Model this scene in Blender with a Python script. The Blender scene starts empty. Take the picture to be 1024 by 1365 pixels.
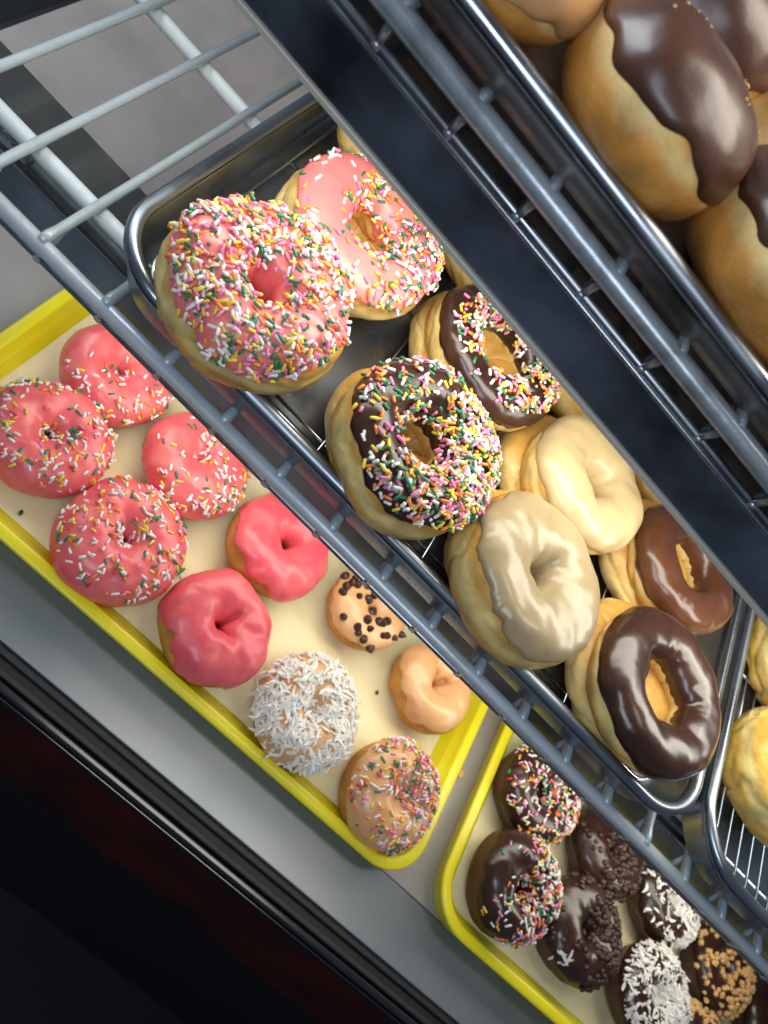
import bpy, math, random
from mathutils import Vector, Matrix, noise
U = 0.04                      # one wire spacing of the shelf, in metres
S = bpy.context.scene
COL = S.collection
PI = math.pi

# ---------------------------------------------------------------- camera
R = [[0.6773904703344218, 0.4348655231994908, 0.5933246391580942],
     [0.6959904360380244, -0.6400365000189652, -0.32550052470730106],
     [0.23820046944380738, 0.6334392278455454, -0.7362168708883992]]
cam = bpy.data.cameras.new('camera'); camo = bpy.data.objects.new('camera', cam); COL.objects.link(camo)
m = Matrix(((R[0][0], -R[1][0], -R[2][0]), (R[0][1], -R[1][1], -R[2][1]), (R[0][2], -R[1][2], -R[2][2])))
camo.matrix_world = Matrix.Translation(Vector((2.694295, -6.523091, 8.680543)) * U) @ m.to_4x4()
cam.sensor_fit = 'HORIZONTAL'; cam.sensor_width = 36; cam.lens = 36 * 1095.912 / 1024
cam.clip_start = 0.01; cam.clip_end = 50
cam.dof.use_dof = True; cam.dof.focus_distance = 0.44; cam.dof.aperture_fstop = 14
S.camera = camo
# ---------------------------------------------------------------- light
W = bpy.data.worlds.new('World'); S.world = W; W.use_nodes = True
bg = W.node_tree.nodes['Background']; bg.inputs[0].default_value = (0.62, 0.75, 1.0, 1); bg.inputs[1].default_value = 0.12
def area(name, loc, target, sx, sy, power, col):
    l = bpy.data.lights.new(name, 'AREA'); l.shape = 'RECTANGLE'; l.size = sx * U; l.size_y = sy * U
    l.energy = power; l.color = col
    o = bpy.data.objects.new(name, l); COL.objects.link(o); o.location = Vector(loc) * U
    d = (Vector(target) - Vector(loc)).normalized()
    o.rotation_euler = d.to_track_quat('-Z', 'Y').to_euler()
    return o
area('window_light', (2, -15, 17), (6, 2, 0), 16, 7, 3.6, (0.80, 0.90, 1.0))
area('ceiling_light', (14, 9, 22), (6, 1, -2), 17, 14, 10.5, (1.0, 0.93, 0.80))
area('side_fill', (-14, 7, 13), (0, 2, -1), 10, 9, 5.0, (0.86, 0.93, 1.0))  # added fill from the left, no real lamp; brightens the case floor
area('shelf_lamp_upper', (6, 2.2, 3.6), (6, 2.0, 0), 17, 1.3, 1.0, (1.0, 0.96, 0.84))
area('shelf_lamp_lower', (9.5, 2.0, -1.3), (9.5, 0.9, -4.4), 18, 1.2, 0.62, (1.0, 0.95, 0.82))
S.view_settings.view_transform = 'Standard'; S.view_settings.look = 'None'
S.view_settings.exposure = 0.1; S.view_settings.gamma = 1; S.view_settings.use_curve_mapping = False
S.render.engine = 'CYCLES'

# ---------------------------------------------------------------- materials
def mat(name, col, rough=.5, metal=0, coat=0, coat_r=.1, sss=0, sss_col=(1, .4, .2), bump=None, mott=None, spec=.5, rvar=None):
    """bump: (scale, strength[, detail]); mott: (colour2, scale, lo, hi)"""
    M = bpy.data.materials.new(name); M.use_nodes = True; N = M.node_tree.nodes; K = M.node_tree.links
    b = N['Principled BSDF']
    b.inputs['Base Color'].default_value = (*col, 1); b.inputs['Roughness'].default_value = rough
    b.inputs['Metallic'].default_value = metal; b.inputs['Coat Weight'].default_value = coat
    b.inputs['Coat Roughness'].default_value = coat_r; b.inputs['Specular IOR Level'].default_value = spec
    if sss:
        b.inputs['Subsurface Weight'].default_value = sss; b.inputs['Subsurface Radius'].default_value = sss_col
        b.inputs['Subsurface Scale'].default_value = .006
    tc = N.new('ShaderNodeTexCoord')
    def nz(scale, det=4, off=0):
        n = N.new('ShaderNodeTexNoise'); n.inputs['Scale'].default_value = scale; n.inputs['Detail'].default_value = det
        K.new(tc.outputs['Object'], n.inputs['Vector']); return n
    if mott:
        n = nz(mott[1]); r = N.new('ShaderNodeMapRange'); r.inputs[1].default_value = mott[2]; r.inputs[2].default_value = mott[3]
        K.new(n.outputs[0], r.inputs[0]); mx = N.new('ShaderNodeMix'); mx.data_type = 'RGBA'
        mx.inputs[6].default_value = (*col, 1); mx.inputs[7].default_value = (*mott[0], 1)
        K.new(r.outputs[0], mx.inputs[0]); K.new(mx.outputs[2], b.inputs['Base Color'])
    if rvar:
        n = nz(rvar[0], 6); r = N.new('ShaderNodeMapRange'); r.inputs[1].default_value = .35; r.inputs[2].default_value = .65
        r.inputs[3].default_value = rvar[1]; r.inputs[4].default_value = rvar[2]
        K.new(n.outputs[0], r.inputs[0]); K.new(r.outputs[0], b.inputs['Roughness'])
    if bump:
        n = nz(bump[0], bump[2] if len(bump) > 2 else 4)
        bp = N.new('ShaderNodeBump'); bp.inputs['Strength'].default_value = bump[1]; bp.inputs['Distance'].default_value = .001
        K.new(n.outputs[0], bp.inputs['Height']); K.new(bp.outputs[0], b.inputs['Normal'])
    return M

def dough_mat(name, brown, pale, lo=-.12, hi=.12, rough=.42, seedoff=0, cake=False, coat=.25):
    """golden crust with the pale proofing line round the middle"""
    M = bpy.data.materials.new(name); M.use_nodes = True; N = M.node_tree.nodes; K = M.node_tree.links
    b = N['Principled BSDF']; b.inputs['Roughness'].default_value = rough; b.inputs['Coat Weight'].default_value = coat
    b.inputs['Coat Roughness'].default_value = .25
    b.inputs['Subsurface Weight'].default_value = .25; b.inputs['Subsurface Radius'].default_value = (1, .55, .25)
    b.inputs['Subsurface Scale'].default_value = .004
    tc = N.new('ShaderNodeTexCoord'); sp = N.new('ShaderNodeSeparateXYZ'); K.new(tc.outputs['Object'], sp.inputs[0])
    n = N.new('ShaderNodeTexNoise'); n.inputs['Scale'].default_value = 38; n.inputs['Detail'].default_value = 5
    K.new(tc.outputs['Object'], n.inputs['Vector'])
    a = N.new('ShaderNodeMath'); a.operation = 'MULTIPLY_ADD'; K.new(n.outputs[0], a.inputs[0]); a.inputs[1].default_value = .020; 
    K.new(sp.outputs[2], a.inputs[2])
    s2 = N.new('ShaderNodeMath'); s2.operation = 'SUBTRACT'; K.new(a.outputs[0], s2.inputs[0]); s2.inputs[1].default_value = .0100
    ab = N.new('ShaderNodeMath'); ab.operation = 'ABSOLUTE'; K.new(s2.outputs[0], ab.inputs[0])
    rr = N.new('ShaderNodeMapRange'); rr.inputs[1].default_value = .001; rr.inputs[2].default_value = .0085; rr.interpolation_type = 'SMOOTHSTEP'
    K.new(ab.outputs[0], rr.inputs[0])
    mx = N.new('ShaderNodeMix'); mx.data_type = 'RGBA'; mx.inputs[6].default_value = (*pale, 1); mx.inputs[7].default_value = (*brown, 1)
    K.new(rr.outputs[0], mx.inputs[0])
    n2 = N.new('ShaderNodeTexNoise'); n2.inputs['Scale'].default_value = 60; n2.inputs['Detail'].default_value = 7
    K.new(tc.outputs['Object'], n2.inputs['Vector'])
    r2 = N.new('ShaderNodeMapRange'); r2.inputs[1].default_value = .3; r2.inputs[2].default_value = .75; r2.inputs[3].default_value = 1.15; r2.inputs[4].default_value = .66
    K.new(n2.outputs[0], r2.inputs[0])
    hs = N.new('ShaderNodeHueSaturation'); K.new(mx.outputs[2], hs.inputs['Color']); K.new(r2.outputs[0], hs.inputs['Value'])
    K.new(hs.outputs[0], b.inputs['Base Color'])
    bp = N.new('ShaderNodeBump'); bp.inputs['Strength'].default_value = .8 if cake else .9; bp.inputs['Distance'].default_value = .0012
    n3 = N.new('ShaderNodeTexNoise'); n3.inputs['Scale'].default_value = 380 if cake else 95; n3.inputs['Detail'].default_value = 12; n3.inputs['Roughness'].default_value = .68; n3.inputs['Distortion'].default_value = .6
    K.new(tc.outputs['Object'], n3.inputs['Vector']); K.new(n3.outputs[0], bp.inputs['Height']); K.new(bp.outputs[0], b.inputs['Normal'])
    return M

RAISED = dough_mat('raised_dough', (.64, .35, .075), (.82, .63, .25))
GLAZED = dough_mat('glazed_dough', (.80, .49, .09), (.90, .70, .26), rough=.28, coat=.6)
BUN = dough_mat('bun_dough', (.74, .33, .065), (.90, .62, .24), rough=.35, coat=.35)
CAKE = dough_mat('cake_dough', (.50, .20, .035), (.60, .28, .06), cake=True, rough=.6, coat=0)
DARKCAKE = dough_mat('chocolate_cake_dough', (.085, .033, .016), (.11, .045, .022), cake=True, rough=.6, coat=0)
def icing(name, col, rough=.3, coat=.3, sss=.15, mott=None, bump=(55, .35, 3)):
    return mat(name, col, rough, coat=coat, coat_r=.18, sss=sss, sss_col=(1, .5, .4), bump=bump, mott=mott)
PINK = icing('coral_pink_icing', (.78, .105, .125), .36, .18, mott=((.86, .22, .20), 60, .4, .75), bump=(90, .5, 6))
PINK_PLAIN = icing('bright_pink_icing', (.74, .085, .115), .38, .15, mott=((.84, .17, .18), 55, .4, .75), bump=(80, .55, 6))
ROSE = icing('rose_pink_icing', (.78, .19, .19), .32, .25, mott=((.82, .30, .24), 30, .45, .75))
CHOC = icing('dark_chocolate_icing', (.032, .012, .008), .27, .25, 0, mott=((.052, .021, .013), 45, .4, .7), bump=(70, .5, 4))
MILK = icing('milk_chocolate_icing', (.085, .030, .013), .26, .25, 0, mott=((.115, .043, .02), 45, .4, .7), bump=(70, .4, 4))
CHOCB = icing('soft_chocolate_icing', (.062, .023, .013), .36, .08, 0, mott=((.10, .040, .022), 40, .4, .75), bump=(60, .5, 4))
MAPLE = icing('maple_icing', (.33, .25, .13), .32, .25, mott=((.39, .305, .175), 40, .4, .7), bump=(80, .5, 5))
CREAM = icing('cream_icing', (.52, .39, .195), .36, .25, mott=((.57, .44, .24), 30, .4, .7))
CARAMEL = icing('caramel_icing', (.68, .36, .16), .35, .25, mott=((.72, .42, .2), 30, .4, .7))
TAN = icing('tan_icing', (.55, .30, .13), .3, .3)
SPR = [mat('sprinkle_' + n, c, .35, coat=.2) for n, c in (('white', (.82, .78, .76)), ('pink', (.80, .22, .42)), ('orange', (.85, .26, .05)),
                                                           ('yellow', (.82, .62, .06)), ('green', (.02, .20, .09)), ('red', (.72, .05, .05)))]
COCO = mat('coconut_white', (.90, .86, .80), .55, sss=.2, sss_col=(1, .9, .8))
CHIP = mat('chocolate_chip', (.045, .018, .012), .4)
NUT = mat('peanut', (.74, .42, .16), .5, mott=((.75, .45, .18), 200, .4, .6))
STEEL = mat('dull_steel', (.36, .39, .43), .3, 1, bump=(25, .15, 6), rvar=(30, .2, .42))
STEELP = mat('pan_steel', (.26, .30, .35), .3, .95, bump=(14, .12, 6), rvar=(22, .22, .42))
WIREM = mat('silver_coated_wire', (.48, .53, .57), .34, .2, coat=.4, bump=(160, .25, 4), mott=((.42, .46, .49), 120, .5, .8))
WHITEM = mat('pale_coated_wire', (.56, .62, .64), .4, .0, coat=.4, bump=(160, .2, 4), mott=((.50, .55, .57), 120, .55, .8))
WIREL = mat('light_coated_wire', (.36, .425, .46), .38, .15, coat=.4, bump=(160, .25, 4), mott=((.31, .37, .40), 120, .5, .8))
WIRED = mat('grey_coated_wire', (.34, .38, .42), .32, .5, coat=.4, bump=(160, .25, 4), mott=((.19, .21, .23), 90, .5, .75))
DARKPAN = mat('browned_pan_steel', (.36, .33, .31), .36, .8, bump=(14, .12, 6), rvar=(22, .3, .5), mott=((.05, .035, .028), 20, .4, .7))
CHROME = mat('rack_chrome', (.55, .57, .6), .18, 1)
FLOORM = mat('case_floor_grey', (.34, .315, .30), .42, .2, bump=(220, .15, 5), mott=((.29, .27, .26), 18, .4, .7), rvar=(12, .35, .55))
LEDGEM = mat('front_ledge_metal', (.24, .26, .28), .36, .55, bump=(8, .05, 3), mott=((.17, .21, .24), 9, .4, .7))
YELLOW = mat('yellow_plastic', (.76, .67, .010), .38, coat=.15, bump=(300, .12, 3), mott=((.70, .55, .01), 25, .5, .8), sss=.1, sss_col=(1, .8, .1))
PAPER = mat('cream_liner', (.82, .73, .44), .55, bump=(22, .25, 5), mott=((.66, .54, .29), 30, .55, .8))
BLACK = mat('black_rubber', (.005, .006, .008), .55, bump=(180, .4, 5))
GLOSSB = mat('glossy_black_trim', (.012, .013, .016), .16)
HOUS = mat('dark_lamp_housing', (.03, .035, .045), .2, .6, coat=1, coat_r=.06, rvar=(9, .12, .4), mott=((.17, .20, .26), 11, .40, .62))  # blue-grey mottling paints soft reflections into the dark base colour
HOUST = mat('smoked_housing_top', (.10, .11, .115), .16, .6, coat=.5, coat_r=.05, bump=(7, .05, 3), mott=((.15, .16, .165), 20, .5, .8))
TUBEM = mat('glossy_tube', (.32, .34, .34), .10, .8, coat=1, coat_r=.03)
LIP = mat('thin_metal_lip', (.62, .58, .50), .4, .3)
REDW = mat('dark_red_panel', (.06, .006, .004), .45, mott=((.011, .002, .002), 14, .4, .7))
NAVY = mat('near_black_floor', (.0035, .0045, .007), .7, bump=(40, .4, 5))
CASEW = mat('dark_case_wall', (.010, .011, .013), .4)

# ---------------------------------------------------------------- helpers
def obj(name, verts, faces, m, parent=None, mats=None, fmat=None, smooth=True, loc=None, rot=None):
    me = bpy.data.meshes.new(name)
    me.from_pydata([(v[0] * U, v[1] * U, v[2] * U) for v in verts], [], faces)
    for mm in (mats or [m]): me.materials.append(mm)
    if fmat: me.polygons.foreach_set('material_index', fmat)
    if smooth: me.polygons.foreach_set('use_smooth', [True] * len(me.polygons))
    me.update()
    o = bpy.data.objects.new(name, me); COL.objects.link(o)
    if loc: o.location = Vector(loc) * U
    if rot: o.rotation_euler = rot
    o.parent = parent
    return o
def empty(name, loc, label, cat, group=None, rot=(0, 0, 0)):
    o = bpy.data.objects.new(name, None); COL.objects.link(o); o.location = Vector(loc) * U; o.rotation_euler = rot
    o.empty_display_size = .01
    return tag(o, label, cat, group)
def tag(o, label=None, cat=None, group=None, kind=None):
    if label: o['label'] = label
    if cat: o['category'] = cat
    if group: o['group'] = group
    if kind: o['kind'] = kind
    return o
def box(x0, x1, y0, y1, z0, z1):
    v = [(x, y, z) for z in (z0, z1) for y in (y0, y1) for x in (x0, x1)]
    return v, [(0, 2, 3, 1), (4, 5, 7, 6), (0, 1, 5, 4), (2, 6, 7, 3), (0, 4, 6, 2), (1, 3, 7, 5)]
def bevel(o, w, seg=3):
    b = o.modifiers.new('bevel', 'BEVEL'); b.width = w * U; b.segments = seg; b.limit_method = 'ANGLE'; return o
def tube(pts, r, n=12, closed=False):
    pts = [Vector(p) for p in pts]; V = []; F = []; k = len(pts); up = None
    for i, p in enumerate(pts):
        if closed: t = (pts[(i + 1) % k] - pts[i - 1]).normalized()
        else: t = (pts[min(i + 1, k - 1)] - pts[max(i - 1, 0)]).normalized()
        if up is None: up = Vector((0, 0, 1)) if abs(t.z) < .9 else Vector((1, 0, 0))
        a = t.cross(up).normalized(); b = a.cross(t).normalized(); up = b
        rr = r[i] if isinstance(r, (list, tuple)) else r
        for j in range(n):
            an = 2 * PI * j / n; V.append(p + (a * math.cos(an) + b * math.sin(an)) * rr)
    for i in range(k if closed else k - 1):
        for j in range(n):
            a = i * n + j; b = i * n + (j + 1) % n; c = ((i + 1) % k) * n
            F.append((a, b, c + (j + 1) % n, c + j))
    if not closed:
        F.append(tuple(range(n))[::-1]); F.append(tuple((k - 1) * n + j for j in range(n)))
    return V, F
def merge(parts):
    V = []; F = []
    for v, f in parts:
        o = len(V); V += list(v); F += [tuple(i + o for i in ff) for ff in f]
    return V, F
def rloop(x0, x1, y0, y1, r, n=10):
    out = []
    for cx, cy, a0 in ((x1 - r, y0 + r, -PI / 2), (x1 - r, y1 - r, 0), (x0 + r, y1 - r, PI / 2), (x0 + r, y0 + r, PI)):
        for i in range(n + 1):
            a = a0 + PI / 2 * i / n; out.append((cx + r * math.cos(a), cy + r * math.sin(a)))
    return out
def dish(x0, x1, y0, y1, r, prof, cap=True, wob=0):
    """sweep (inset, z) profile round a rounded rectangle; the last loop is filled"""
    V = []; F = []; n = None
    for ins, z in prof:
        L = rloop(x0 + ins, x1 - ins, y0 + ins, y1 - ins, max(r - ins, .08)); n = len(L)
        V += [(x, y, z + wob * noise.noise(Vector((x * .4, y * .4, 3)))) for x, y in L]
    for i in range(len(prof) - 1):
        for j in range(n):
            a = i * n + j; b = i * n + (j + 1) % n; F.append((a, b, b + n, a + n))
    if cap: F.append(tuple((len(prof) - 1) * n + j for j in range(n)))
    return V, F

# ---------------------------------------------------------------- the setting
def struct(name, vf, m, bev=0, **k):
    o = obj(name, *vf, m, smooth=False); tag(o, kind='structure', **k)
    if bev: bevel(o, bev)
    return o
ZF = -4.5
struct('case_floor', box(-5.1, 32, -1.22, 16, ZF - .3, ZF), FLOORM, .02)
struct('front_ledge', box(-12, 32, -2.42, -1.235, ZF - .3, ZF - .012), LEDGEM, .02)
struct('side_recess', box(-20, -5.12, -1.2, 16, ZF - 3.0, ZF - 2.9), CASEW)
struct('ground', box(-60, 80, -60, 60, -24.2, -24), NAVY)
g = empty('case_front_trim', (5, -2.7, ZF), 'black rubber and metal trim strip along the front edge of the case', 'trim')
def part(name, vf, m, parent, off, smooth=False, bev=0):
    v = [(a[0] - off[0], a[1] - off[1], a[2] - off[2]) for a in vf[0]]
    o = obj(name, v, vf[1], m, parent, smooth=smooth)
    if bev: bevel(o, bev)
    return o
go = (5, -2.7, ZF)
part('gasket', box(-12, 32, -2.56, -2.425, ZF - .3, ZF - .06), BLACK, g, go, bev=.03)
part('gasket_groove', box(-12, 32, -2.70, -2.56, ZF - .3, ZF - .16), BLACK, g, go)
part('gasket', box(-12, 32, -2.80, -2.70, ZF - .3, ZF - .07), BLACK, g, go, bev=.03)
part('trim_bar', box(-12, 32, -2.97, -2.83, ZF - .4, ZF - .10), GLOSSB, g, go, bev=.045)
part('trim_lip', box(-12, 32, -3.02, -2.975, ZF - .4, ZF - .22), GLOSSB, g, go, bev=.015)
ct = empty('counter', (5, -2.7, -24), 'dark counter under the case with a red brown front panel', 'counter')
part('panel', box(-12, 32, -2.97, -2.75, -8.7, ZF - .42), REDW, ct, (5, -2.7, -24), bev=.03)
part('base', box(-12, 32, -2.6, -2.3, -23.9, -8.72), CASEW, ct, (5, -2.7, -24))
o = obj('case_end_wall', *box(-5.4, -5.12, -1.2, 16, ZF - 2.9, ZF - .35), CASEW, smooth=False)
tag(o, 'black case end wall below the grey floor at the left', 'wall')

# ---------------------------------------------------------------- shelves
def shelf(label, y0, z0, x0, x1, phase, group, rods, wm, rodm, supm=None, bar_r=.115, wire_r=.07, depth=14):
    t = empty('wire_shelf', (5, y0, z0), label, 'shelf', group)
    off = (5, y0, z0)
    part('front_rod', tube([(x0, y0, z0), (x1, y0, z0)], bar_r, 16), wm, t, off, True)
    lz = z0 - .42; ly = y0 + .16
    part('lower_rod', tube([(x0, ly, lz), (x1, ly, lz)], .055, 10), STEEL, t, off, True)
    first = None
    k = math.ceil(x0 - phase)
    while phase + k < x1:
        x = phase + k
        if first is None:
            # wire ends in a small welded nub over the rod; a strut drops to the lower rod
            vf = merge([tube([(0, -.03, .075), (0, .12, .07), (0, .3, .055), (0, depth, .055)], [wire_r * .95, wire_r * 1.15, wire_r, wire_r], 10),
                        tube([(.0, .02, -.02), (0, ly - y0, lz - z0)], wire_r * .8, 8),
                        tube([(.0, .42, .03), (0, ly - y0 + .02, lz - z0 + .01), (0, ly - y0 - .06, lz - z0 - .01)], wire_r * .8, 8)])
            first = obj('shelf_wire', *vf, rodm, t)
            o = first
        else:
            o = first.copy(); COL.objects.link(o); o.parent = t
        o.location = Vector((x - 5, 0, 0)) * U
        k += 1
    for ry in rods:
        part('support_rod', tube([(x0, y0 + ry, z0 - .12), (x1, y0 + ry, z0 - .12)], .12, 14), supm or rodm, t, off, True)
    return t
shelf('lower wire shelf carrying the sprinkled and glazed ring donuts', 0, 0, -6, 27, 0, 'wire shelves of the case', (1.12, 4.75, 9, 13), WIREM, WIREL, supm=WHITEM, bar_r=.110, wire_r=.072)
shelf('upper wire shelf carrying the chocolate topped buns', .784, 4.93, -6, 20, 1.468 - 1, 'wire shelves of the case', (1.6, 5, 9, 13), WIRED, WIRED, bar_r=.125, wire_r=.065)

def housing(label, x0, x1, y0, y1, z0, z1, group, rail=False):
    t = empty('lamp_housing', (5, y0, z1), label, 'light housing', group); off = (5, y0, z1)
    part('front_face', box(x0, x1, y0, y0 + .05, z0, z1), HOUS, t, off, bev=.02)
    part('top_cover', box(x0, x1, y0 + .052, y1, z1 - .06, z1 - .003), HOUST, t, off, bev=.02)
    part('bottom_lip', box(x0, x1, y0 - .04, y0 + .05, z0 - .07, z0 - .003), LIP, t, off, bev=.01)
    part('top_bead', tube([(x0, y0 + .01, z1 + .02), (x1, y0 + .01, z1 + .02)], .03, 10), STEEL, t, off, True)
    if rail:
        for a, b in ((x0, -1.05), (-.98, x1)):
            part('glossy_tube', tube([(a, y0 + .22, z1 + .02), (b, y0 + .22, z1 + .02)], .13, 16), TUBEM, t, off, True)
    return t
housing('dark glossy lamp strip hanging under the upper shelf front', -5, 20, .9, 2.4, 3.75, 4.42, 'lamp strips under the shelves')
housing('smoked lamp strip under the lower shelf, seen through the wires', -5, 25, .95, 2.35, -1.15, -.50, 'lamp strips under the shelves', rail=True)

# ---------------------------------------------------------------- trays
def yellow_tray(x0, x1, y0, y1, label, llabel):
    z = ZF
    prof = [(.16, z + .01), (.02, z + .36), (.0, z + .40), (.0, z + .44), (.03, z + .465), (.19, z + .465), (.22, z + .45), (.24, z + .40),
            (.34, z + .26), (.36, z + .25), (.38, z + .23), (.50, z + .07), (.56, z + .05)]
    o = obj('bakery_tray', *dish(x0, x1, y0, y1, .95, prof), YELLOW); tag(o, label, 'tray', 'yellow trays on the case floor')
    for p in o.data.polygons:
        if len(p.vertices) > 4: p.use_smooth = False
    o = obj('tray_liner', *dish(x0 + .53, x1 - .53, y0 + .53, y1 - .53, .5, [(0, z + .056), (.004, z + .066), (.3, z + .068)], wob=.012), PAPER, smooth=False)
    tag(o, llabel, 'liner', 'cream liners in the yellow trays')
yellow_tray(-.42, 11.15, -1.43, 8, 'yellow tray under the pink and caramel iced donuts', 'cream liner in the tray of pink and caramel iced donuts')
yellow_tray(11.72, 24, -1.43, 8, 'yellow tray under the dark chocolate cake donuts', 'cream liner in the tray of dark chocolate cake donuts')

def steel_pan(x0, x1, y0, y1, z, r, label, h=.6, m=STEELP, bm=None):
    t = empty('sheet_pan', ((x0 + x1) / 2, y0, z), label, 'pan', 'steel sheet pans'); off = ((x0 + x1) / 2, y0, z)
    prof = [(.26, z), (.1, z + h - .16), (.07, z + h - .05), (.14, z + h - .03), (.20, z + h - .10), (.36, z + .14), (.42, z + .08), (.52, z + .045), (.6, z + .04)]
    part('pan_body', dish(x0, x1, y0, y1, r, prof), bm or m, t, off, True)
    L = rloop(x0 + .1, x1 - .1, y0 + .1, y1 - .1, r - .1, 14)
    part('rolled_rim', tube([(x, y, z + h) for x, y in L], .105, 12, True), m, t, off, True)
    return t
steel_pan(.42, 12.1, -.02, 8.6, .14, 1.1, 'steel pan holding the eight big ring donuts')
steel_pan(12.28, 24, .0, 8.6, .14, 1.1, 'steel pan of plain glazed donuts at the right edge')
steel_pan(-6, 12, .74, 8.6, 5.03, 1.1, 'steel pan of chocolate buns on the upper shelf', h=.41, m=STEEL, bm=DARKPAN)

def rack(x0, x1, y0, y1, z, step, label, extra=True):
    t = empty('cooling_rack', ((x0 + x1) / 2, y0, z), label, 'rack', 'wire racks inside the pans'); off = ((x0 + x1) / 2, y0, z)
    part('rack_frame', tube([(x, y, z) for x, y in rloop(x0, x1, y0, y1, .45, 8)], .035, 8, True), CHROME, t, off, True)
    part('rack_crossbar', tube([(x0, y0 + .22, z - .03), (x1, y0 + .22, z - .03)], .028, 8), CHROME, t, off, True)
    part('rack_crossbar', tube([(x0, (y0 + y1) / 2, z - .03), (x1, (y0 + y1) / 2, z - .03)], .028, 8), CHROME, t, off, True)
    x = x0 + step; first = None
    while x < x1 - .1:
        if first is None:
            first = obj('rack_wire', *tube([(0, 0, 0), (0, y1 - y0, 0)], .02, 6), CHROME, t); o = first
        else:
            o = first.copy(); COL.objects.link(o); o.parent = t
        o.location = Vector((x - off[0], 0, .03)) * U; x += step
rack(.98, 11.5, .55, 8, .32, 1.05, 'wire rack under the eight big ring donuts')
rack(12.85, 23.4, .55, 8, .32, .31, 'closely spaced wire rack under the plain glazed donuts')

# ---------------------------------------------------------------- donuts
class Ring:
    """the surface of a ring donut in polar form: u round the ring, v round the tube (0 outside, pi/2 top, pi inside)"""
    def __init__(s, R, r, H, seed, n=2.4, lump=.06, oval=0, pinch=0, dent=None, sx=1, sy=1):
        s.R = R; s.r = r; s.H = H; s.o = Vector((seed * 3.17, seed * 1.31, seed * 7.7)); s.n = n; s.lump = lump; s.sx = sx; s.sy = sy; s.dent = dent or []; s.crease = 0
    def base(s, u, v):
        cu, su = math.cos(u), math.sin(u)
        r = s.r * (1 + .35 * noise.noise(Vector((cu * 1.2, su * 1.2, 5)) + s.o))
        Ro = s.R * (1 + s.lump * .9 * noise.noise(Vector((cu * .9, su * .9, 1)) + s.o))
        rc = (Ro + r) / 2; a = (Ro - r) / 2; b = s.H / 2
        c, q = math.cos(v), math.sin(v)
        e = 2 / s.n
        x = rc + a * math.copysign(abs(c) ** e, c); z = b * math.copysign(abs(q) ** (e if q < 0 else min(1, e + .1)), q)
        P = Vector((x * cu * s.sx, x * su * s.sy, z))
        k = s.lump * .5 * noise.noise(P * 1.6 + s.o) + s.lump * .16 * noise.noise(P * 4.5 + s.o)
        if s.crease: k += .35 * s.crease * (noise.noise(Vector((P.x * 2.5, P.y * 2.5, P.z * 7)) + s.o) + .5 * noise.noise(Vector((P.x * 6, P.y * 6, P.z * 12)) + s.o))
        z2 = k * 1.3
        P = P + Vector((cu * c * k, su * c * k, z2 * q))
        if s.crease:
            w = noise.noise(Vector((cu * 1.1, su * 1.1, z * 1.9)) + s.o * 1.7)
            P = P - Vector((cu * c, su * c, q)) * s.crease * math.exp(-(w / .045) ** 2)
        for du, dv, w, dep in s.dent:
            d = (Vector((math.cos(u) - math.cos(du), math.sin(u) - math.sin(du)))).length
            t = math.exp(-(d / w) ** 2 - ((v - dv) / .7) ** 2); P = P - Vector((cu * c, su * c, q)) * dep * t
        return P
    def pt(s, u, v, off=0):
        P = s.base(u, v); nrm = None
        if off:
            nrm = s.nrm(u, v); P = P + nrm * off
        return P
    def nrm(s, u, v):
        e = .02
        a = s.base(u + e, v) - s.base(u - e, v); b = s.base(u, v + e) - s.base(u, v - e)
        n = a.cross(b)
        if n.length < 1e-9: return Vector((0, 0, 1))
        return n.normalized()

def grid(nu, nv, fn, closed_v=False):
    V = [fn(i, j) for i in range(nu) for j in range(nv)]
    F = []
    for i in range(nu):
        for j in range(nv if closed_v else nv - 1):
            a = i * nv + j; b = ((i + 1) % nu) * nv + j; jn = (j + 1) % nv
            F.append((a, b, ((i + 1) % nu) * nv + jn, i * nv + jn))
    return V, F

def edges(rg, u, e0, amp, inn):
    cu, su = math.cos(u), math.sin(u)
    n1 = noise.noise(Vector((cu * 1.3, su * 1.3, 9)) + rg.o); n2 = noise.noise(Vector((cu * 4, su * 4, 2)) + rg.o); n3 = noise.noise(Vector((cu * 11, su * 11, 4)) + rg.o)
    vo = e0 + amp * (n1 * 1.1 + n2 * .5 + n3 * .16)
    vi = inn + .12 * n2 + .15 * n1
    return vo, vi

def make_ice(rg, e0=.12, amp=.5, inn=PI + .35, th=.036, wr=None, nu=180, nv=44, seed=0, lumpi=.02, ww=0):
    def fn(i, j):
        u = 2 * PI * i / nu; vo, vi = edges(rg, u, e0, amp, inn)
        s = j / (nv - 1); ss = (1 - math.cos(PI * s)) / 2 * .35 + s * .65
        v = vo + (vi - vo) * ss; t = 2 * ss - 1
        off = (th + .012) * math.sqrt(max(0, 1 - abs(t) ** 9)) - .012
        P = rg.base(u, v)
        off += lumpi * noise.noise(P * 2.6 + rg.o * 2) * (1 - t * t)
        # a thicker bead near the lower edge of the icing
        off += .006 * math.exp(-((t + .9) / .07) ** 2)
        if wr:
            for (u0, w, am, fr, v0, vw) in wr:
                d = math.atan2(math.sin(u - u0), math.cos(u - u0))
                g = math.exp(-(d / w) ** 2 - ((v - v0) / vw) ** 2)
                off += am * g * math.sin(d * fr + 6 * noise.noise(P * 1.8 + rg.o) + (v - v0) * 4) * (.4 + 1.4 * noise.noise(P * 4 + rg.o * 3))
        return rg.pt(u, v, off if abs(off) > 1e-5 else 1e-5)
    return grid(nu, nv, fn)

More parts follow.
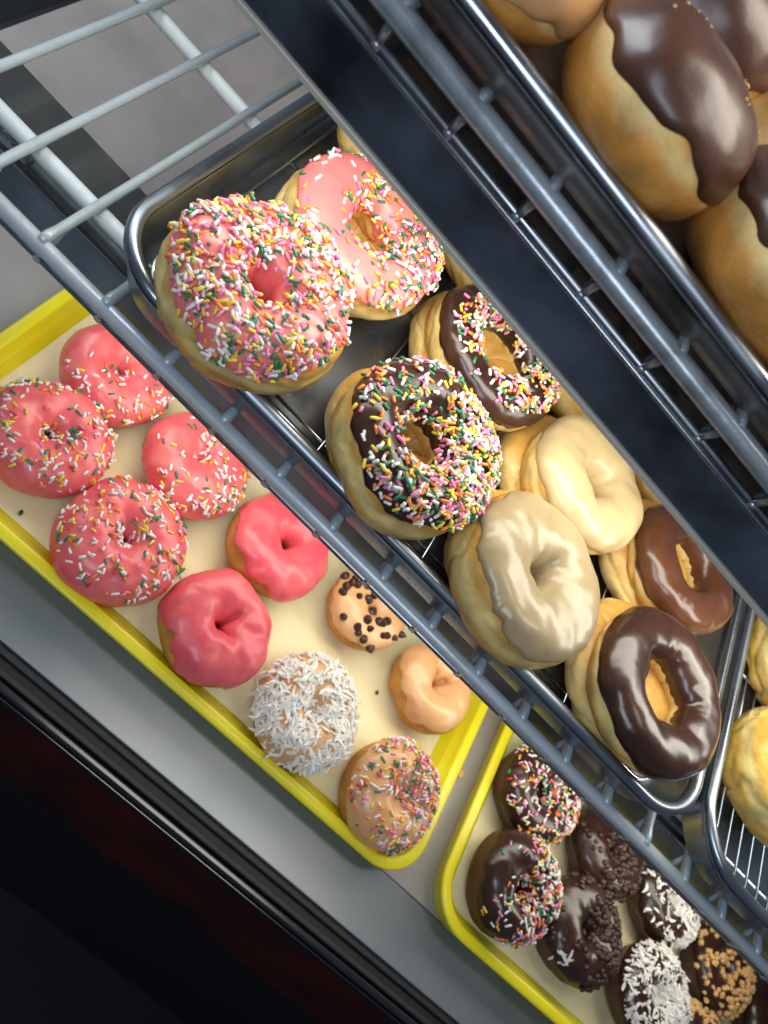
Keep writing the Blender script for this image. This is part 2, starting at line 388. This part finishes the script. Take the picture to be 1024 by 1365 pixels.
def frame_from(n, rnd, tilt=.25):
    t = Vector((rnd.gauss(0, 1), rnd.gauss(0, 1), rnd.gauss(0, 1))); t = (t - n * t.dot(n)).normalized()
    t = (t + n * rnd.gauss(0, tilt)).normalized(); b = n.cross(t).normalized(); return t, b, t.cross(b)
def capsule(V, F, c, t, b, n, L, r, ns=7):
    o = len(V); h = L / 2
    for d, rr in ((-h, .45), (-h + r * .5, .95), (h - r * .5, .95), (h, .45)):
        for j in range(ns):
            a = 2 * PI * j / ns; V.append(c + t * d + (b * math.cos(a) + n * math.sin(a)) * r * rr)
    for k in range(3):
        for j in range(ns):
            a = o + k * ns + j; e = o + k * ns + (j + 1) % ns; F.append((a, e, e + ns, a + ns))
    F.append(tuple(o + j for j in range(ns))[::-1]); F.append(tuple(o + 3 * ns + j for j in range(ns)))
    return 3 * ns + 2

def scatter(rg, n, rnd, th, e0, amp, inn, mask=None, vmin=.35, vmax=2.9, clump=.75):
    out = []; tries = 0
    while len(out) < n and tries < n * 30:
        tries += 1
        u = rnd.uniform(0, 2 * PI); v = rnd.uniform(vmin, vmax)
        P = rg.base(u, v)
        w = math.hypot(P.x, P.y) / (rg.R * 1.05)
        if rnd.random() > w: continue
        vo, vi = edges(rg, u, e0, amp, inn)
        if v < vo + .12 or v > vi - .2: continue
        if mask:
            q = mask(u, v, P)
            if rnd.random() > q: continue
        nn = rg.nrm(u, v)
        if nn.z < -.1: continue
        if noise.noise(P * 2.3 + rg.o * 4) < -.12 and rnd.random() < clump: continue
        out.append((P, nn))
    return out

def sprinkles(rg, n, seed, e0, amp, inn, th, mask=None, w=(.46, .17, .14, .12, .11, .0), L=(.085, .135), r=.0235, parent=None, **k):
    rnd = random.Random(seed); V = []; F = []; FM = []; placed = []
    for P, nn in scatter(rg, n, rnd, th, e0, amp, inn, mask, **k):
        lay = sum(1 for q in placed if (q - P).length < .07)
        placed.append(P)
        t, b, n2 = frame_from(nn, rnd, .08 + .10 * min(lay, 2))
        ci = rnd.choices(range(6), w)[0]; LL = rnd.uniform(*L)
        if ci == 4: LL *= 1.1
        if rnd.random() < .12: LL *= .5
        nf = capsule(V, F, P + nn * (th + r * .35 + r * .9 * min(lay, 3)), t, b, n2, LL, r * rnd.uniform(.88, 1.1))
        FM += [ci] * nf
    return tag(obj('sprinkle_topping', V, F, None, parent, mats=SPR, fmat=FM), kind='stuff')

def flakes(rg, n, seed, e0, amp, inn, th, mask=None, L=(.14, .34), parent=None, w=.027, **k):
    rnd = random.Random(seed); V = []; F = []
    for P, nn in scatter(rg, n, rnd, th, e0, amp, inn, mask, **k):
        t, b, n2 = frame_from(nn, rnd, .28); LL = rnd.uniform(*L); ww = w * rnd.uniform(.6, 1.3); hh = .011
        c = P + nn * (th + .03 + rnd.uniform(0, .07)); bend = rnd.uniform(-.6, .6); o = len(V); m_ = 5
        for i in range(m_):
            s = i / (m_ - 1) - .5; f = 1 - .7 * abs(2 * s) ** 4; tw = rnd.uniform(-.2, .2)
            p = c + t * LL * s + b * bend * LL * (s * s * 2) + n2 * (-.05 + .25 * bend * s * s)
            for sx, sz in ((-1, -1), (1, -1), (1, 1), (-1, 1)): V.append(p + b * sx * ww * f + n2 * (sz * hh + tw * sx * ww))
        for i in range(m_ - 1):
            for j in range(4):
                a = o + i * 4 + j; e = o + i * 4 + (j + 1) % 4; F.append((a, e, e + 4, a + 4))
        F.append((o + 3, o + 2, o + 1, o)); q = o + (m_ - 1) * 4; F.append((q, q + 1, q + 2, q + 3))
    return tag(obj('coconut_topping', V, F, COCO, parent, smooth=False), kind='stuff')

def blob(V, F, c, t, b, n, r, h, rnd, ns=8, drop=True):
    """chocolate drop (a swirl with a point) or an irregular nut bit"""
    o = len(V)
    prof = ((1, 0), (1.02, .25), (.78, .55), (.42, .8), (.16, 1.0)) if drop else ((.7, -.1), (1, .3), (.85, .75), (.4, 1))
    for rr, z in prof:
        for j in range(ns):
            a = 2 * PI * j / ns; q = rr * r * (1 if drop else rnd.uniform(.55, 1.3))
            V.append(c + (t * math.cos(a) + b * math.sin(a)) * q + n * (z * h))
    k = len(prof)
    for i in range(k - 1):
        for j in range(ns):
            a = o + i * ns + j; e = o + i * ns + (j + 1) % ns; F.append((a, e, e + ns, a + ns))
    F.append(tuple(o + (k - 1) * ns + j for j in range(ns)))
def bits(name, rg, n, seed, e0, amp, inn, th, m, r, h, drop, mask=None, parent=None, single=False, **k):
    rnd = random.Random(seed); V = []; F = []
    for P, nn in scatter(rg, n, rnd, th, e0, amp, inn, mask, **k):
        t, b, n2 = frame_from(nn, rnd, .35)
        if n2.dot(nn) < 0: n2 = -n2; b = -b
        rr = r * rnd.uniform(.75, 1.2)
        if single: V = []; F = []
        blob(V, F, P + nn * (th - .02 + rnd.uniform(0, .03)), t, b, n2, rr, h * rnd.uniform(.8, 1.2), rnd, 10 if drop else 5, drop)
        if single: obj(name, V, F, m, parent)
    if not single: return tag(obj(name, V, F, m, parent, smooth=drop), kind='stuff')

def donut(name, label, cat, group, loc, R, r, H, seed, dough, ice=None, rot=(0, 0, 0), e0=.12, amp=.5, inn=PI + .35, th=.036, wr=None,
          n=2.4, lump=.06, top=None, lumpi=.02, dent=None, sx=1, sy=1, nu=96, nv=40, crease=0):
    t = empty(name, loc, label, cat, group, rot)
    rg = Ring(R, r, H, seed, n, lump, dent=dent, sx=sx, sy=sy); rg.crease = crease
    def fn(i, j): return rg.base(2 * PI * i / nu, 2 * PI * j / nv)
    obj('dough', *grid(nu, nv, fn, True), dough, t); rg.crease = 0
    if ice:
        obj('icing', *make_ice(rg, e0, amp, inn, th, wr, seed=seed, lumpi=lumpi), ice, t)
    for fnn in (top or []): fnn(rg, e0, amp, inn, th, t)
    return t
def SP(n, seed, **k): return lambda rg, e0, amp, inn, th, t: sprinkles(rg, n, seed, e0, amp, inn, th, parent=t, **k)
def CO(n, seed, **k): return lambda rg, e0, amp, inn, th, t: flakes(rg, n, seed, e0, amp, inn, th, parent=t, **k)
def BI(name, n, seed, m, r, h, drop, **k): return lambda rg, e0, amp, inn, th, t: bits(name, rg, n, seed, e0, amp, inn, th, m, r, h, drop, parent=t, **k)

GA = 'cake donuts in the left yellow tray'; GB = 'chocolate cake donuts in the right yellow tray'
GM = 'big ring donuts in the steel pan'; GL = 'donuts lying under the big ring donuts'
def dirmask(ang, w, base=.05, pw=1.0):
    """dense towards one side of the donut, thin on the other"""
    return lambda u, v, P: max(base, min(1, max(0, .5 + w * math.cos(u - ang)) ** pw))
# ---- left yellow tray
CZ = -3.99
RB = (.50, .06, .14, .15, .13, .02)
def cakeA(x, y, R, seed, label, ice, cat='donut', top=None, rot=(0, 0, 0), r=.13, name='iced_donut', H=.86, **k):
    return donut(name, label, cat, GA, (x, y, CZ), R, r, H, seed, CAKE, ice, rot, top=top, n=2.15, lump=k.pop('lump', .09), **k)
cakeA(1.29, 2.15, .95, 1, 'pink donut with a few sprinkles, half under the shelf edge at the tray corner', PINK, name='sprinkled_donut',
      top=[SP(130, 11, w=RB, L=(.09, .13), mask=dirmask(-.3, .5))], r=.1, e0=-.25, rot=(.05, 0, 0))
cakeA(1.35, .30, .98, 2, 'pink sprinkled donut cut off by the left picture edge', PINK, name='sprinkled_donut',
      top=[SP(250, 12, w=RB, L=(.09, .135))], r=.12, e0=-.35, amp=.35)
cakeA(3.35, 1.95, .98, 3, 'paler pink sprinkled donut partly under the shelf rod, centre of the back row', PINK, name='sprinkled_donut',
      top=[SP(260, 13, w=(.56, .05, .12, .16, .1, 0), L=(.09, .13), mask=dirmask(.4, .5))], r=.07, e0=-.3)
cakeA(3.36, -.18, 1.05, 4, 'largest pink sprinkled donut in the front row, one blue-green cluster on it', PINK, name='sprinkled_donut',
      top=[SP(300, 14, w=RB, L=(.09, .14))], r=.09, e0=-.55, amp=.3, H=.95)
bpy.data.objects['sprinkled_donut.003']['label'] = 'largest pink sprinkled donut, in the front row beside the plain pink one'
cakeA(5.46, 1.95, 1.03, 5, 'plain pink iced donut with a round hole, half under the shelf rod', PINK_PLAIN, r=.14, e0=.15, amp=.7, lump=.13,
      dent=[(.8, 2.6, .5, .12)])
cakeA(5.44, -.16, .98, 6, 'plain pink iced donut with a pinched hole in the front row', PINK_PLAIN, r=.1, e0=.12, amp=.75, lump=.12, H=.94,
      dent=[(1.2, 2.5, .35, .18), (-.4, 2.7, .3, .1)], lumpi=.04)
cakeA(7.60, 2.25, .83, 7, 'small caramel iced donut dotted with dark chocolate chips', CARAMEL, name='chocolate_chip_donut', r=.05, e0=.2, amp=.35, H=.75,
      top=[BI('chocolate_chip', 36, 17, CHIP, .082, .12, True, single=True, vmin=.5, vmax=2.6)])
cakeA(9.62, 2.05, .90, 8, 'plain caramel iced donut at the back right of the left tray', CARAMEL, r=.12, e0=.38, amp=.5, lump=.13, H=.86,
      dent=[(.9, 2.7, .4, .2), (2.2, 2.7, .3, .1)], lumpi=.04)
cakeA(7.66, -.20, .98, 9, 'donut covered in white coconut flakes on the cream liner', CARAMEL, name='coconut_donut', r=.12, e0=-.1, amp=.4,
      top=[CO(850, 19, mask=None, vmin=.0)])
cakeA(9.88, -.28, .94, 10, 'caramel donut with dense rainbow sprinkles in the front corner of the tray', CARAMEL, name='sprinkled_donut', r=.09, e0=-.05, amp=.3, H=.95,
      rot=(.08, .1, 0), top=[SP(560, 20, w=(.34, .2, .17, .12, .13, .04), L=(.09, .14), mask=dirmask(.2, .5, .3, 1.0))])
# ---- right yellow tray
def cakeB(x, y, R, seed, label, top, name, rot=(0, 0, 0), r=.15, dz=0, H=.86, ice=None, **k):
    return donut(name, label, 'donut', GB, (x, y, CZ + dz), R, r, H, seed, DARKCAKE, ice or CHOC, rot, e0=k.pop('e0', .0), amp=.4, top=top, n=2.15, lump=.09, **k)
cakeB(12.98, 1.95, .98, 21, 'chocolate donut with sprinkles half hidden by the lower shelf rod', [SP(520, 31, w=(.42, .22, .14, .1, .1, .02), L=(.09, .13), mask=dirmask(.1, .5, .3, 1.0))], 'sprinkled_donut', r=.24)
cakeB(13.15, -.02, .98, 22, 'tilted chocolate donut with sprinkles leaning near the tray front corner', [SP(560, 32, w=(.42, .18, .16, .08, .14, .02), L=(.09, .14), mask=dirmask(.35, .6, .15, 1.0))], 'sprinkled_donut', r=.2, rot=(.1, .12, 0), dz=.1, H=1.0)
CH = dict(vmin=.3)
cakeB(15.25, 2.15, .98, 23, 'chocolate donut with chips beneath the lower shelf rod', [BI('chip_topping', 190, 33, CHIP, .075, .065, True, mask=dirmask(.2, .6, .2, 1.0), **CH)], 'chocolate_chip_donut', ice=CHOC)
cakeB(15.2, .30, 1.02, 24, 'shiny chocolate donut with chips and one streak of white coconut', [BI('chip_topping', 220, 34, CHIP, .075, .065, True, mask=dirmask(.3, .7, .08, 1.2), **CH), CO(9, 44, mask=lambda u, v, P: 1 if abs(u - 4.2) < .16 and v < 1.0 else 0, vmin=.05, vmax=1.2)], 'chocolate_chip_donut', ice=CHOC)
cakeB(17.3, 2.25, .93, 25, 'chocolate coconut donut half hidden by the shelf rod', [CO(520, 35, L=(.1, .26), mask=dirmask(.2, .7, .15, 1.0), vmin=.5)], 'coconut_donut')
cakeB(17.35, .22, .98, 26, 'chocolate donut heaped with white coconut at the bottom of the picture', [CO(800, 36, L=(.1, .26), mask=dirmask(.4, .6, .35, 1.0), vmin=.45)], 'coconut_donut', dz=.12)
cakeB(19.45, 1.95, .95, 27, 'chocolate donut with chopped peanuts and one red crumb near the shelf rod', [BI('peanut_topping', 240, 37, NUT, .066, .085, False, mask=dirmask(.2, .5, .3, 1.0), **CH)], 'peanut_donut')
cakeB(19.2, -.05, .95, 28, 'chocolate donut with chopped peanuts cut off by the bottom picture edge', [BI('peanut_topping', 240, 38, NUT, .066, .085, False, mask=dirmask(1.2, .7, .1, 1.0), **CH)], 'peanut_donut')
cakeB(21.5, 1.9, .98, 29, 'plain dark chocolate donut in the bottom right corner', [], 'iced_donut')

# ---- big ring donuts on the lower shelf
SPW = (.34, .20, .17, .14, .15, 0)
def big(x, y, z, R, seed, label, ice, name='iced_donut', rot=(0, 0, 0), r=.27, H=.8, group=GM, **k):
    return donut(name, label, 'donut', group, (x, y, z), R, r, H, seed, RAISED, ice, rot, n=2.5, lump=k.pop('lump', .08), nu=200, nv=72, crease=.032, **k)
big(2.2, .86, 1.13, 1.24, 41, 'big rose pink ring donut thick with rainbow sprinkles in the pan corner', ROSE, 'sprinkled_donut', rot=(.08, -.06, 0), r=.22, e0=.45, amp=.6, H=1.08,
    lump=.13, lumpi=.05, top=[SP(1150, 51, w=SPW, vmin=.2, vmax=2.45, clump=.6)])
big(2.55, 3.3, 1.10, 1.20, 42, 'rose pink ring donut behind the front one, sprinkles round its hole', ROSE, 'sprinkled_donut', rot=(.1, 0, 0), r=.38, e0=.35, amp=.35, inn=PI + .05,
    top=[SP(760, 52, w=SPW, mask=dirmask(.9, .55, .12, 1.2))])
big(4.95, 1.06, 1.15, 1.19, 43, 'dark chocolate ring donut densely covered with sprinkles in the front row', CHOC, 'sprinkled_donut', rot=(.02, .0, 0), r=.42, e0=.38, amp=.35, inn=PI + .05, H=.98,
    top=[SP(1150, 53, w=SPW, clump=.35, mask=dirmask(.1, .45, .25, .6), vmin=.6)])
big(5.2, 3.75, 1.10, 1.18, 44, 'dark chocolate ring donut with sprinkles behind, next to the lamp strip', CHOC, 'sprinkled_donut', rot=(0, .0, 0), r=.5, e0=.1, amp=.3, inn=PI + .05,
    top=[SP(820, 54, w=SPW, mask=dirmask(.6, .5, .35, 1.0), vmin=.95)])
big(7.35, .93, 1.15, 1.2, 45, 'tan maple iced ring donut in the front row', MAPLE, rot=(.02, .02, 0), r=.16, H=1.0, e0=.38, amp=.45, lump=.09, lumpi=.018,
    wr=[(-2.2, .9, .012, 30, .6, .4)], dent=[(1.2, 2.5, .5, .08)])
big(7.6, 3.3, 1.12, 1.14, 46, 'smooth cream iced ring donut beside the lamp strip', CREAM, rot=(0, .04, 0), r=.27, H=.85, e0=.2, amp=.3, lump=.1, dent=[(1.0, 2.4, .4, .06)])
big(10.25, 1.3, 1.15, 1.26, 47, 'shiny dark chocolate ring donut at the front right corner of the pan', CHOC, rot=(0, .0, 0), r=.52, H=.74, e0=.0, amp=.2, inn=PI + .05,
    wr=[(.4, .35, .026, 15, 2.15, .26), (1.7, .3, .022, 13, 2.15, .26)], lump=.06)
big(10.05, 3.8, 1.10, 1.14, 48, 'milk chocolate ring donut beside the lamp strip', MILK, rot=(0, .0, 0), r=.44, H=.74, e0=.05, amp=.2, inn=PI + .05,
    wr=[(1.3, .35, .02, 15, 2.15, .25)])
for i, (x, y, s, ice, nm, lab) in enumerate([
    (2.1, 1.42, 61, ROSE, 'iced_donut', 'golden donut under the sprinkled pink one in the pan corner'),
    (2.4, 3.6, 62, ROSE, 'iced_donut', 'pale golden donut under the rear rose pink one'),
    (5.0, 1.45, 63, CHOC, 'iced_donut', 'golden donut under the front sprinkled chocolate one'),
    (5.1, 3.9, 64, CHOC, 'iced_donut', 'golden donut under the rear sprinkled chocolate one'),
    (7.42, 1.45, 65, MAPLE, 'iced_donut', 'golden donut under the tan maple one'),
    (7.5, 3.5, 66, CREAM, 'iced_donut', 'golden donut under the smooth cream one'),
    (10.05, 1.55, 67, None, 'plain_donut', 'golden donut under the shiny dark chocolate one at the front'),
    (9.95, 3.95, 68, None, 'plain_donut', 'golden donut under the milk chocolate one')]):
    big(x, y, .64, 1.22, s, lab, None, 'plain_donut', r=.06, H=.72, group=GL)
for x, y, s, lab in [(2.0, 5.9, 71, 'golden donut glimpsed behind the rose pink ones, in the back row'), (4.4, 6.1, 72, 'golden donut glimpsed behind the lamp strip between pink and chocolate donuts'),
                     (6.95, 5.9, 73, 'golden donut glimpsed above the cream iced one'), (9.7, 6.1, 74, 'golden donut glimpsed above the milk chocolate one')]:
    big(x, y, .85, 1.15, s, lab, None, 'plain_donut', r=.2, H=.9, group='plain golden donuts in the back row')
GG = 'plain glazed donuts in the right pan'
donut('glazed_donut', 'large twisted plain glazed donut at the right picture edge', 'donut', GG, (13.88, 2.40, 1.0), 1.25, .18, 1.35, 81, GLAZED, n=2.2, lump=.15, nu=220, nv=80, sx=1.05, crease=.05, dent=[(3.6, 1.2, .5, .12), (2.6, .8, .35, .1), (4.6, .9, .3, .1)])
donut('glazed_donut', 'plain glazed donut above the twisted one at the right edge', 'donut', GG, (13.75, 4.95, .9), 1.2, .2, 1.15, 82, GLAZED, n=2.2, lump=.13, nu=220, nv=80, crease=.05)

# ---- buns on the upper shelf
def bun(x, y, z, sx, sy, H, seed, label, ice, rot=(0, 0, 0), e0=.15, amp=.4, **k):
    t = empty('iced_bun', (x, y, z), label, 'bun', 'iced buns on the upper shelf', rot)
    o_ = Vector((seed * 2.3, seed * 5.1, seed)); nu, nv = 128, 40
    def base(u, ph):
        cu, su = math.cos(u), math.sin(u); c, q = math.cos(ph), math.sin(ph); e = .82
        A = math.copysign(abs(c) ** e, c)
        rr = 1 / (abs(cu) ** 2.6 + abs(su) ** 2.6) ** (1 / 2.6)
        P = Vector((sx * A * cu * rr, sy * A * su * rr, H / 2 * math.copysign(abs(q) ** .85, q)))
        return P * (1 + .10 * noise.noise(P * .8 + o_) + .03 * noise.noise(P * 2.5 + o_))
    def f1(i, j): return base(2 * PI * i / nu, -PI / 2 + PI * (j + .001) / (nv - 1 + .002))
    obj('dough', *grid(nu, nv, f1), BUN, t)
    def f2(i, j):
        u = 2 * PI * i / nu; cu, su = math.cos(u), math.sin(u)
        vo = e0 + amp * (noise.noise(Vector((cu * 1.2, su * 1.2, 7)) + o_) + .3 * noise.noise(Vector((cu * 4, su * 4, 7)) + o_))
        s = j / (nv - 1); ph = vo + (PI / 2 - .001 - vo) * s; P = base(u, ph)
        th = .042 * math.sqrt(max(0, 1 - (1 - s) ** 14)) + .006 * math.exp(-((s - .07) / .05) ** 2) - .01
        dirn = Vector((P.x / sx ** 2, P.y / sy ** 2, P.z / (H / 2) ** 2)).normalized()
        return P + dirn * (th + .025 * noise.noise(P * 1.7 + o_ * 2) * s)
    obj('icing', *grid(nu, nv, f2), ice, t)
    rr_ = random.Random(seed); V = []; F = []
    for q in range(16):
        u = rr_.uniform(0, 2 * PI); ph = rr_.uniform(.75, 1.45); P = base(u, ph)
        nn = Vector((P.x / sx ** 2, P.y / sy ** 2, P.z / (H / 2) ** 2)).normalized()
        a = nn.cross(Vector((0, 1, .3))).normalized(); sc = rr_.uniform(.012, .026)
        blob(V, F, P + nn * .035, a, nn.cross(a), nn, sc, sc * .8, rr_, 6, False)
    tag(obj('crumb_specks', V, F, NUT, t), kind='stuff')
    return t
bun(1.60, 1.93, 5.68, 1.0, 1.1, 1.25, 91, 'tan iced bun at the top left of the upper pan', TAN, rot=(-.15, .05, .1), e0=-.05)
bun(3.58, 1.90, 5.78, .99, 1.18, 1.38, 92, 'chocolate iced bun in front, its golden side towards the shelf rod', CHOCB, rot=(-.22, .10, .25), e0=.02, amp=.22)
bun(5.50, 1.88, 5.80, .95, 1.18, 1.42, 93, 'chocolate iced bun at the right edge, standing at the pan front', CHOCB, rot=(-.24, .16, .2), e0=.08, amp=.25)
bun(3.40, 3.95, 6.0, 1.02, 1.1, 1.4, 94, 'chocolate iced bun in the top right corner behind the front ones', CHOCB, e0=.05)
bun(5.30, 3.95, 5.92, 1.02, 1.1, 1.3, 95, 'golden bun side showing between the chocolate ones at the right edge', CHOCB, e0=.85, amp=.2)
bun(1.6, 4.1, 5.8, .98, 1.1, 1.3, 96, 'tan iced bun behind the other tan one', TAN)
bun(7.2, 1.9, 5.8, .93, 1.12, 1.35, 97, 'chocolate iced bun beyond the right picture edge', CHOCB)

# ---- crumbs
rnd = random.Random(5)
for x, y, s, lab in [(11.45, 1.35, .07, 'brown crumb on the grey floor between the two trays'), (8.9, 1.35, .035, 'tiny dark crumb on the liner near the coconut donut'),
                     (10.15, 1.0, .04, 'tiny dark crumb on the liner near the caramel sprinkled donut'), (1.9, -.75, .04, 'tiny dark crumb on the liner near the left picture edge')]:
    V = []; F = []; z = ZF if x > 11.15 else ZF + .075
    blob(V, F, Vector((0, 0, .02)), Vector((1, 0, 0)), Vector((0, 1.3, 0)), Vector((0, 0, 1)), s, s * .8, rnd, 7, False)
    o = obj('crumb', V, F, CHIP if s < .05 else NUT, loc=(x, y, z), smooth=False); tag(o, lab, 'crumb', 'crumbs')
